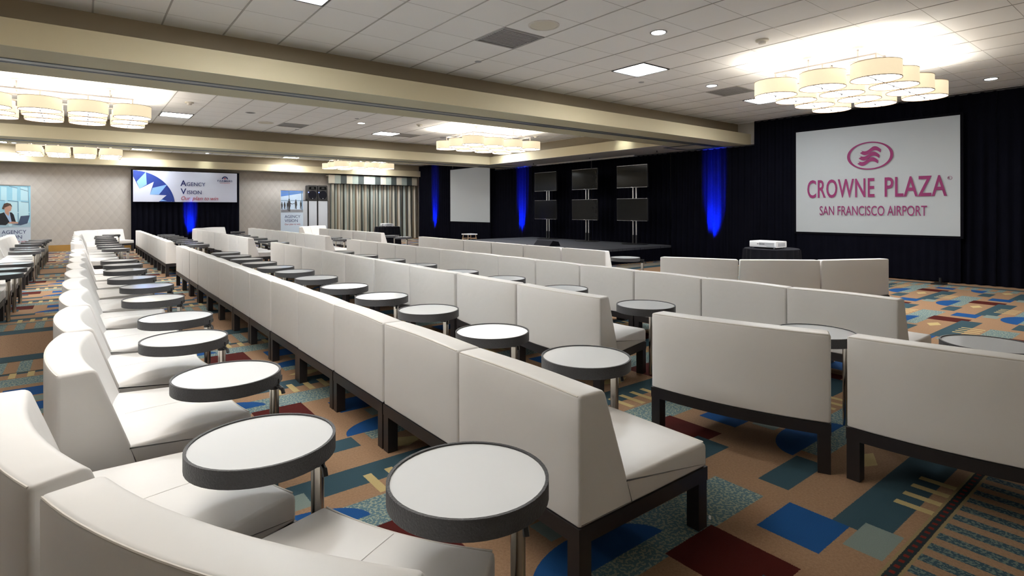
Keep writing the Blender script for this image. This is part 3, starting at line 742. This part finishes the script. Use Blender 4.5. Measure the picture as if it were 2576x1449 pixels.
for k in range(3):
    b = MB(); top = []; bot = []; ox = .03*(1-k); oz = 2.49-.105*k; n = 18
    for i in range(n+1):
        f = i/n; u = 1.245+ox*.8+.36*f; wv = -.035*math.sin(f*2*PI)*1.25 + .02*f - .012
        th = .030+.012*math.sin(f*PI)
        if f > .6: wv -= (f-.6)*.09
        top.append((u, oz+wv+th)); bot.append((u-.008, oz+wv-th))
    notch = [(1.245+ox*.8+.035, oz-.012)]
    b.prism(top+bot[::-1]+notch, .003, stage_map(0, 0)); add_local(b, 'emblem_ribbon', M['plum'], ts)

# ------------------------------------------------------------------ stage and televisions
t = thing('stage', 'low black stage platform with pleated skirt in front of the drapes', 'stage', (10.6, 11.75, 0), 0)
SX0, SX1, SY0, SY1, SZ = 9.15-10.6, 12.28-10.6, 8.90-11.75, 14.60-11.75, .388
nx_, ny_ = 2, 3
for i in range(nx_):
    for j in range(ny_):
        a0 = SX0+(SX1-SX0)*i/nx_; a1 = SX0+(SX1-SX0)*(i+1)/nx_; b0 = SY0+(SY1-SY0)*j/ny_; b1 = SY0+(SY1-SY0)*(j+1)/ny_
        MB().box(a0+.003, a1-.003, b0+.003, b1-.003, SZ-.06, SZ).build('deck_panel', M['stage'], t)
b = MB(); path = [(SX1, SY0), (SX0, SY0), (SX0, SY1), (SX1, SY1)]; pts = []
for k in range(3):
    p, q = path[k], path[k+1]; L = math.dist(p, q); n = int(L/.03)
    ddx, ddy = (q[0]-p[0])/L, (q[1]-p[1])/L
    for i in range(n): s_ = L*i/n; of = .012*math.sin(s_*38+math.sin(s_*7))+.014; pts.append((p[0]+ddx*s_+ddy*of, p[1]+ddy*s_-ddx*of))
m_ = len(pts)
for z, g in ((SZ-.015, .35), (.01, 1.25)):
    for i, (px, py) in enumerate(pts): b.v.append((px, py, z))
for i in range(m_-1): b.f.append([i, i+1, m_+i+1, m_+i])
b.build('skirt', M['drape'], t, 60)
for i, (x_, y_) in enumerate(((SX0+.1, SY0+.1), (SX1-.1, SY0+.1), (SX0+.1, SY1-.1), (SX1-.1, SY1-.1), (SX0+.1, 0), (SX1-.1, 0))): MB().cyl(x_, y_, 0, SZ-.06, .025, 10).build('leg', M['black_metal'], t)
w_tv, h_tv = 1.045, .602
for k, (y, which) in enumerate(((9.77, 'right'), (11.55, 'middle'), (13.30, 'left'))):
    s_ = thing('television_stand', 'twin chrome pole television stand, %s one on stage' % which, 'stand', (11.86, y, SZ), 0, 'television stands')
    MB().lathe([(.36, 0), (.36, .012), (.34, .018)], 40).build('base', M['black_metal'], s_)
    for d in (-.055, .055):
        p = MB().cyl(0, d, .018, .25, .026, 16).build('sleeve', M['black_metal'], s_); MB().cyl(0, d, .25, 1.95, .021, 16).build('pole', M['steel'], s_)
    for zc in (2.225, 1.325): MB().box(-.075, -.02, -.14, .14, zc-SZ-.1, zc-SZ+.1).build('mount', M['black_metal'], s_)
    for zc, vert in ((2.225, 'upper'), (1.325, 'lower')):
        tv = thing('television', '%s flat screen television on the %s stage stand' % (vert, which), 'television', (11.735, y, zc), 0, 'stage televisions')
        MB().box(0, .045, -w_tv/2, w_tv/2, -h_tv/2, h_tv/2).build('housing', M['tvb'], tv)
        MB().box(-.004, 0, -w_tv/2+.010, w_tv/2-.010, -h_tv/2+.014, h_tv/2-.010).build('display', M['tv'], tv)
        MB().box(-.0055, -.0, -.03, .03, -h_tv/2+.002, -h_tv/2+.012).build('badge', M['steel'], tv)
        bz = MB(); 
        for a in ((-w_tv/2, w_tv/2, -h_tv/2, -h_tv/2+.004), (-w_tv/2, w_tv/2, h_tv/2-.004, h_tv/2)): bz.box(-.005, 0, *a)
        bz.build('edge_trim', M['steel'], tv)
t = thing('floor_monitor', 'black wedge monitor speaker at the front edge of stage', 'speaker', (9.62, 10.85, SZ), 0)
MB().prism([(-.2, 0), (.2, 0), (.14, .11), (-.06, .14)], .62, lambda u, v, w_: (u, w_-.31, v)).build('cabinet', M['cloth'], t)
MB().prism([(.148, .105), (.202, .015), (.208, .015), (.154, .107)], .54, lambda u, v, w_: (u, w_-.27, v)).build('grille', M['cloth'], t)

# blue uplights
def uplight(x, y, tx, ty, tz, label, e=1.0, ang=25):
    t = thing('uplight', label, 'uplight', (x, y, 0), math.atan2(ty-y, tx-x), 'blue LED uplights')
    MB().lathe([(.07, .0), (.075, .10), (.065, .11), (.065, .095), (0, .09)], 20).build('housing', M['black_metal'], t)
    MB().lathe([(.062, .096), (.062, .100), (0, .100)], 20).build('lens', M['uplens'], t)
    l = bpy.data.lights.new('blue_beam', 'SPOT'); l.energy = BLUE_W*e; l.color = (.0, .02, 1.0); l.spot_size = math.radians(ang); l.spot_blend = .9; l.shadow_soft_size = .06
    lo = put('blue_beam', l, t, (0, 0, .125))
    d = Vector((math.hypot(tx-x, ty-y), 0, tz-.125)); lo.rotation_euler = d.to_track_quat('-Z', 'Y').to_euler()
uplight(12.14, 7.75, 12.42, 7.75, 1.08, 'blue uplight at foot of drape right of the stage', 1.3)
uplight(12.16, 15.33, 12.42, 15.33, 1.08, 'blue uplight at foot of drape left of the stage', 1.3)
uplight(12.16, 21.5, 12.42, 21.5, 1.08, 'blue uplight at foot of drape in the far corner', 1.3)
uplight(3.14, 22.84, 3.14, 23.06, .80, 'blue uplight under the wide banner on the far wall', 1.0)

# ------------------------------------------------------------------ projector tables and projectors
def cocktail(x, y, r, h, label):
    t = thing('skirted_table', label, 'table', (x, y, 0), 0, 'projector tables')
    MB().lathe([(r, h-.022), (r+.004, h-.008), (r-.004, h), (0, h)], 40).build('table_top', M['cloth'], t)
    b = MB(); n = 120
    for z, g in ((h-.012, .006), (h*.5, .022), (.01, .035)):
        for i in range(n): a = 2*PI*i/n; rr = r+.006+g*(1+math.sin(a*22+math.sin(a*5))); b.v.append((rr*math.cos(a), rr*math.sin(a), z))
    for j in (0, 1):
        for i in range(n): k = (i+1) % n; b.f.append([j*n+i, j*n+k, (j+1)*n+k, (j+1)*n+i])
    b.build('skirt', M['cloth'], t, 60); MB().cyl(0, 0, 0, h-.022, .03, 12).build('pedestal', M['black_metal'], t)
def projector(x, y, z, rz, label):
    t = thing('projector', label, 'projector', (x, y, z), rz, 'projectors')
    W2, D2, H2 = .215, .165, .115
    pr = rounded([(-D2, .018), (D2, .018), (D2, H2), (-D2, H2)], [.012, .02, .02, .012], 3)
    MB().prism(pr, 2*W2, lambda u, v, w_: (u, w_-W2, v)).build('housing', M['white_plastic'], t)
    MB().box(-D2-.002, -D2+.004, -W2+.03, W2-.16, .050, .095).build('port_panel', M['grey_plastic'], t)
    MB().box(-D2-.003, -D2+.003, -W2+.03, -W2+.15, .024, .044).build('rear_grille', M['grey_plastic'], t)
    for k in range(5): MB().box(-D2-.005, -D2, -.03+k*.026, -.015+k*.026, .066, .078).build('socket', M['black_metal'], t)
    MB().box(-.10, .11, -W2-.002, -W2+.004, .040, .090).build('side_vent', M['grey_plastic'], t)
    l = MB(); l.lathe([(.042, 0), (.042, .012), (.03, .014), (.03, .004), (0, .004)], 24); l.v = [(D2+c_, a-.07, .066+b_) for a, b_, c_ in l.v]; l.build('lens', M['black_metal'], t)
    for a in (-.13, .13):
        for b_ in (-.17, .17): MB().cyl(a, b_, 0, .02, .014, 10).build('foot', M['grey_plastic'], t)
cocktail(8.65, 4.38, .40, .715, 'round black skirted table before the big CROWNE PLAZA screen'); projector(8.62, 4.42, .716, -.02, 'white projector facing the big CROWNE PLAZA screen')
cocktail(8.92, 18.92, .44, .715, 'round black skirted table before the striped curtains'); projector(8.90, 18.9, .716, -.02, 'white projector facing the blank far screen')
t = thing('paper_scrap', 'tiny white paper scrap on carpet beside the front chair leg', 'paper', (2.15, 1.362, 0), .6)
MB().prism([(-.014, -.004), (.012, -.005), (.016, .003), (.002, .006), (-.012, .004)], .001, lambda u, v, w_: (u, v, w_+.0005+.15*max(0, u))).build('sheet', M['white_plastic'], t)
# small stool
t = thing('low_stool', 'small white topped wooden stool below the blank far screen', 'stool', (10.75, 16.2, 0), 0)
MB().box(-.20, .20, -.20, .20, .455, .49).build('stool_seat', M['white_plastic'], t)
for sx in (-1, 1):
    for sy in (-1, 1): MB().tube([(sx*.20, sy*.19, 0), (sx*.155, sy*.155, .456)], .016, 8).build('leg', M['wood'], t)
    MB().tube([(sx*.18, -.19, .31), (sx*.18, .19, .31)], .012, 8).build('stretcher', M['wood'], t)
for sy in (-1, 1): MB().tube([(-.18, sy*.18, .34), (.18, sy*.18, .34)], .012, 8).build('stretcher', M['wood'], t)

# ------------------------------------------------------------------ far wall: wide banner
YBN = 22.98
t = thing('wide_banner', 'wide AGENCY VISION banner with blue sunburst hung on black drape', 'banner', (1.41, YBN, 1.63), 0)
bw, bh = 3.265, 1.09
b = MB(); n, k = 40, 8
for sd in (0, .006):
    for j in range(k+1):
        for i in range(n+1):
            u, v = bw*i/n, bh*j/k; b.v.append((u, sd+.010*math.sin(u*2.1+v*3)*math.sin(v*PI/bh), v))
w_ = n+1; o2 = w_*(k+1)
for j in range(k):
    for i in range(n): q = [j*w_+i, j*w_+i+1, (j+1)*w_+i+1, (j+1)*w_+i]; b.f += [q, [o2+x_ for x_ in q[::-1]]]
for j in range(k):
    for i in (0, n): b.f.append([j*w_+i, (j+1)*w_+i, o2+(j+1)*w_+i, o2+j*w_+i])
for i in range(n):
    for j in (0, k): b.f.append([j*w_+i, j*w_+i+1, o2+j*w_+i+1, o2+j*w_+i])
b.build('vinyl_sheet', M['banner'], t)
def bmap(w0=0): return lambda u, v, w_: (u, -.013-w0-w_, v)
def bp_(nm, pts, m, w0=0, par=None): MB().prism(pts, .0015, bmap(w0)).build(nm, m, par or t)
SB, TB = 1.09, 1.115      # sunburst radii
def sb(px, py): return ((px-105)/2295*bw, bh-(py-85-(px-105)*.026)/700*bh)
arcp = [(1.235*math.cos(a)*1.0, -.12+1.205*math.sin(a)) for a in [math.radians(5.5+k*(84.5)/22) for k in range(23)]]
bp_('sunburst_field', [(.004, .004), (1.23, .004)] + [(max(.004, u), min(v, bh-.004)) for u, v in arcp], M['navy'])
bp_('pale_ray', [sb(177, 340), sb(365, 125), sb(383, 405), sb(235, 500)], M['sky_b'], .002)
bp_('pale_ray', [sb(445, 632), sb(503, 482), sb(808, 408), sb(635, 635)], M['sky_b'], .002)
bp_('pale_ray', [sb(630, 783), sb(700, 745), sb(800, 783)], M['sky_b'], .002)
bp_('white_ray', [(.004, .004), (.004, sb(105, 230)[1]), sb(235, 500), sb(527, 345), sb(445, 632), sb(795, 652), (sb(632, 783)[0], .004)], M['banner'], .004)
def btext(body, m, hgt, wd, u, v, **kw): put('lettering', text_mesh(body, m, hgt, wd, lambda a, c_, w_: (u+a, -.016-w_, v+c_), **kw), t)
btext('A', M['navy_t'], .20, .19, 1.405, .58, bold=.02); btext('GENCY', M['navy_t'], .135, .60, 1.60, .58)
btext('V', M['navy_t'], .20, .18, 1.41, .285, bold=.02); btext('ISION', M['navy_t'], .135, .46, 1.615, .285)
for wd_, u_, ww_ in (('Our', 0, .285), ('plan', .345, .335), ('to', .745, .135), ('win', .935, .255)): btext(wd_, M['red_t'], .135, ww_, 1.43+u_, .07, shear=.25)
btext('FARMERS', M['navy_t'], .062, .50, 2.60, .765, bold=.012, spacing=1.1); btext('INSURANCE', M['red_t'], .030, .34, 2.68, .700, bold=.008, spacing=1.1)
cx, cz = 2.85, .865
out = [(cx+.105*math.cos(a), cz+.105*math.sin(a)) for a in [PI*k/20 for k in range(21)]]; inn = [(cx+.062*math.cos(a), cz+.062*math.sin(a)) for a in [PI*k/20 for k in range(20, -1, -1)]]
bp_('emblem_arch', out+inn, M['navy_t'], .004)
bp_('emblem_shield', [(cx-.03, cz+.045), (cx, cz+.035), (cx+.03, cz+.045), (cx+.026, cz+.01), (cx, cz-.015), (cx-.026, cz+.01)], M['red_t'], .004)
for i in range(7):
    for z in (.02, bh-.02):
        b = MB(); b.prism([(.008*math.cos(a), .008*math.sin(a)) for a in [2*PI*k/10 for k in range(10)]], .002, lambda u, v, w_: (.15+i*.49+u, -.014-w_, z+v)); b.build('grommet', M['steel'], t)

for i in range(7): MB().tube([(.15+i*.49, -.004, bh-.02), (.15+i*.49, .03, bh+.004), (.15+i*.49, .05, bh+.008)], .005, 6).build('tie', M['black_metal'], t)

# ------------------------------------------------------------------ roll-up banners
def rollup(x0, wd, y, label):
    t = thing('rollup_banner', label, 'banner', (x0+wd/2, y, 0), 0, 'roll-up banners')
    h = wd/2
    MB().box(-h-.02, h+.02, -.05, .09, .012, .09).build('base_housing', M['steel'], t)
    for sx in (-1, 1): MB().box(sx*(h-.1)-.02, sx*(h-.1)+.02, -.14, .14, 0, .012).build('foot', M['black_metal'], t)
    MB().box(-h, h, -.004, .004, .09, 2.10).build('print_sheet', M['banner2'], t); MB().box(-h-.004, h+.004, -.012, .012, 2.095, 2.12).build('top_rail', M['steel'], t)
    MB().cyl(0, .05, .09, 2.09, .012, 10).build('support_pole', M['steel'], t)
    return t
M['banner2'] = mat('banner_sheet', (.50, .60, .72), .45, var=(.8, .02))
M['b_sky'] = mat('photo_window_blue', (.28, .56, .72), .5, var=(2.2, .18)); M['b_pale'] = mat('photo_window_pale', (.45, .68, .78), .5, var=(2, .08)); M['b_line'] = mat('photo_mullion', (.12, .22, .34), .5, var=(4, .05))
M['p_dark'] = mat('photo_jacket', (.010, .012, .020), .5, var=(6, .2)); M['p_skin'] = mat('photo_skin', (.46, .27, .21), .5, var=(6, .06)); M['p_hair'] = mat('photo_hair', (.075, .045, .038), .5, var=(10, .2)); M['p_shirt'] = mat('photo_shirt', (.33, .47, .72), .5, var=(6, .06)); M['p_lap'] = mat('photo_laptop', (.045, .075, .14), .45, var=(4, .1)); M['p_desk'] = mat('photo_desk', (.34, .50, .62), .5, var=(2, .06))
def rp(t, nm, pts, m, w0=0): MB().prism(pts, .0012, lambda u, v, w_: (u, -.0045-w0-w_, v)).build(nm, m, t)
def rtext(t, body, m, hgt, wd, u, v, **kw): put('lettering', text_mesh(body, m, hgt, wd, lambda a, c_, w_: (u+a, -.0065-w_, v+c_), depth=.0015, **kw), t)
def circ(cx, cz, rx, rz, n=20, rot=0): return [(cx+rx*math.cos(a)*math.cos(rot)-rz*math.sin(a)*math.sin(rot), cz+rx*math.cos(a)*math.sin(rot)+rz*math.sin(a)*math.cos(rot)) for a in [2*PI*k/n for k in range(n)]]
t = rollup(-2.085, .86, 22.6, 'roll-up banner at left edge showing a seated person with a laptop')
def q1(px, py): return (-1.923+px*.00884/8.525*8.525*.1176*8.5-t.location.x, 0)
def Q(px, py):      # crop pixel (8.525 px per photo pixel) -> banner coordinates
    X = -1.923 + (px/8.525)*.00904; Z = 2.104 - ((py-100)/8.525)*.01230; return (X-t.location.x, Z)
h = .43
rp(t, 'photo_background', [(-h+.004, Q(0, 985)[1]), (h-.004, Q(0, 985)[1]), (h-.004, 2.09), (-h+.004, 2.09)], M['b_sky'])
for a, c_ in ((20, 140), (260, 360), (440, 600)): rp(t, 'photo_pane', [Q(a, 130), Q(c_, 130+(c_-a)*.12), Q(c_, 425), Q(a, 410)], M['b_pale'], .0015)
for a, c_ in ((110, 370), (400, 610)): rp(t, 'photo_pane', [Q(a, 440), Q(c_, 455), Q(c_, 880), Q(a, 880)], M['b_pale'], .0015)
for pts in ([(-130, 408), (100, 418), (100, 428), (-130, 418)], [(165, 418), (390, 440), (390, 452), (165, 430)], [(445, 440), (615, 455), (615, 466), (445, 452)], [(375, 440), (388, 440), (395, 890), (383, 890)], [(595, 115), (605, 115), (628, 730), (617, 730)], [(190, 115), (370, 150), (370, 165), (190, 128)], [(430, 170), (600, 215), (600, 226), (430, 183)]): rp(t, 'photo_mullion', [Q(*p) for p in pts], M['b_line'], .003)
rp(t, 'photo_sill', [Q(-130, 665), Q(640, 665), Q(640, 682), Q(-130, 682)], M['b_pale'], .0032)
rp(t, 'photo_desk', [(-h+.004, Q(0, 985)[1]), (h-.004, Q(0, 985)[1]), (h-.004, Q(0, 885)[1]), (-h+.004, Q(0, 930)[1])], M['p_desk'], .0035)
rp(t, 'photo_jacket', [Q(-100, 930), Q(-90, 720), Q(20, 690), Q(110, 660), Q(250, 675), Q(290, 720), Q(335, 870), Q(180, 890), Q(120, 940)], M['p_dark'], .0045)
rp(t, 'photo_shirt', [Q(75, 650), Q(200, 660), Q(245, 870), Q(205, 880)], M['p_shirt'], .006)
rp(t, 'photo_neck', [Q(95, 600), Q(175, 640), Q(195, 690), Q(180, 750), Q(110, 690)], M['p_skin'], .0075)
rp(t, 'photo_hair', [Q(40, 590), Q(55, 560), Q(85, 490), Q(150, 470), Q(225, 490), Q(258, 545), Q(210, 560), Q(110, 600), Q(65, 610)], M['p_hair'], .008)
rp(t, 'photo_face', [Q(85, 580), Q(125, 560), Q(215, 525), Q(250, 560), Q(245, 590), Q(225, 640), Q(180, 665), Q(130, 640)], M['p_skin'], .009)
rp(t, 'photo_hand', [Q(165, 890), Q(260, 862), Q(385, 880), Q(385, 905), Q(180, 915)], M['p_skin'], .009)
rp(t, 'photo_laptop', [Q(385, 910), Q(440, 750), Q(640, 735), Q(590, 895), Q(580, 910), Q(440, 945), Q(260, 930)], M['p_lap'], .008)
rp(t, 'photo_cup', [Q(175, 905), Q(255, 908), Q(245, 965), Q(190, 962)], M['b_pale'], .0105)
rtext(t, 'AGENCY', M['navy_t'], .105, .56, Q(32, 0)[0], Q(0, 1122)[1]); rtext(t, 'VISION', M['navy_t'], .105, .46, Q(32, 0)[0], Q(0, 1230)[1]); rtext(t, 'Our plan to win', M['red_t'], .068, .56, Q(32, 0)[0], Q(0, 1310)[1], shear=.2)
M['b_cloud'] = mat('photo_sky', (.10, .24, .62), .5, var=(1.6, .35)); M['b_haze'] = mat('photo_haze', (.52, .66, .82), .5, var=(2.5, .15)); M['p_sil'] = mat('photo_silhouette', (.030, .030, .035), .5, var=(10, .2)); M['p_floor'] = mat('photo_floor', (.22, .23, .26), .5, var=(3, .3))
t = rollup(6.16, .86, 22.6, 'roll-up banner with two standing silhouettes shaking hands')
def Q2(px, py): return (-.43 + (px-155)/517*.86, 2.12-(py-262)/9.66*.0159)
rp(t, 'photo_sky', [Q2(160, 620), Q2(668, 620), Q2(668, 275), Q2(160, 275)], M['b_haze'])
rp(t, 'photo_sky_upper', [Q2(160, 420), Q2(668, 330), Q2(668, 275), Q2(160, 275)], M['b_cloud'], .0014)
rp(t, 'photo_floor', [Q2(160, 800), Q2(668, 800), Q2(668, 700), Q2(160, 700)], M['p_floor'], .0014); rp(t, 'photo_haze', [Q2(160, 730), Q2(668, 730), Q2(668, 615), Q2(160, 615)], M['b_haze'], .0016)
for pts in ([(160, 322), (668, 322), (668, 336), (160, 336)], [(160, 508), (668, 508), (668, 520), (160, 520)], [(335, 275), (350, 275), (355, 500), (340, 500)], [(628, 275), (652, 275), (660, 745), (636, 745)]): rp(t, 'photo_mullion', [Q2(*p) for p in pts], M['b_line'], .003)
for px, top, bot, wv in ((345, 470, 775, 34), (500, 490, 720, 28), (615, 515, 725, 22), (243, 545, 720, 22), (180, 552, 725, 20), (303, 535, 740, 16)):
    hh = bot-top
    body = [(px-wv*.9, top+hh*.42), (px-wv*.75, top+hh*.2), (px-wv*.25, top+hh*.15), (px+wv*.3, top+hh*.15), (px+wv*.8, top+hh*.22), (px+wv, top+hh*.55), (px+wv*.6, top+hh*.72), (px+wv*.7, bot), (px+wv*.1, bot), (px, top+hh*.75), (px-wv*.3, bot-6), (px-wv*.75, bot-6), (px-wv*.6, top+hh*.7)]
    rp(t, 'photo_silhouette', [Q2(*p) for p in body], M['p_sil'], .0045)
    c0 = Q2(px, top+hh*.075); rp(t, 'photo_head', circ(c0[0], c0[1], .022*wv/28, .028*wv/28*1.2, 14), M['p_sil'], .006)
rp(t, 'photo_arm', [Q2(370, 570), Q2(415, 590), Q2(470, 572), Q2(472, 582), Q2(415, 602), Q2(368, 590)], M['p_sil'], .0062)
rtext(t, 'AGENCY', M['navy_t'], .11, .60, Q2(243, 0)[0], Q2(0, 932)[1]); rtext(t, 'VISION', M['navy_t'], .11, .50, Q2(243, 0)[0], Q2(0, 1030)[1]); rtext(t, 'Our plan to win', M['red_t'], .06, .60, Q2(243, 0)[0], Q2(0, 1100)[1])

# ------------------------------------------------------------------ loudspeakers on white pedestals
for k, (xa, xb, lab) in enumerate(((6.98, 7.24, 'pale grey pedestal behind the handshake banner'), (7.27, 7.62, 'pale grey pedestal under the left loudspeaker'), (7.65, 8.06, 'pale grey pedestal under the right loudspeaker'))):
    t = thing('pedestal', lab, 'pedestal', ((xa+xb)/2*1.004, 22.98, 0), 0, 'loudspeaker pedestals'); h = (xb-xa)/2
    MB().box(-h+.012, h-.012, -.17, .17, 0, 1.70).build('column', M['grey_pale'] if 'grey_pale' in M else M.setdefault('grey_pale', mat('pale_grey_laminate', (.46, .49, .54), .5, var=(4, .04))), t)
    for sx in (-1, 1): MB().box(sx*h-.012, sx*h+.012, -.18, -.165, 0, 1.70).build('corner_post', M['black_metal'], t)
    MB().box(-h-.012, h+.012, -.18, .18, 1.70, 1.725).build('cap', M['black_metal'], t)
for k, (xa, lab) in enumerate(((7.435, 'left black loudspeaker with blue light on pedestal'), (7.855, 'right black loudspeaker with blue light on pedestal'))):
    t = thing('loudspeaker', lab, 'loudspeaker', (xa*1.004, 22.96, 1.7255), 0, 'loudspeakers')
    pr = rounded([(-.20, 0), (.20, 0), (.195, .62), (-.195, .62)], [.03, .03, .05, .05], 4)
    MB().prism(pr, .30, lambda u, v, w_: (u, w_-.15, v)).build('cabinet', M['black_metal'], t)
    MB().prism(circ(0, .22, .165, .18, 28), .012, lambda u, v, w_: (u, -.15-w_, v)).build('woofer_grille', M['cloth'], t)
    MB().prism([(-.15, .44), (.15, .44), (.13, .56), (-.13, .56)], .008, lambda u, v, w_: (u, -.15-w_, v)).build('horn', M['tv'], t)
    MB().prism([(-.06, .475), (.06, .475), (.05, .53), (-.05, .53)], .010, lambda u, v, w_: (u, -.15-w_, v)).build('horn_throat', M['black_metal'], t)
    MB().prism(circ(-.165, .325, .014, .014, 12), .016, lambda u, v, w_: (u, -.15-w_, v)).build('power_light', M['led'], t)
    MB().prism(circ(0, .075, .018, .018, 12), .015, lambda u, v, w_: (u, -.15-w_, v)).build('badge', M['steel'], t)
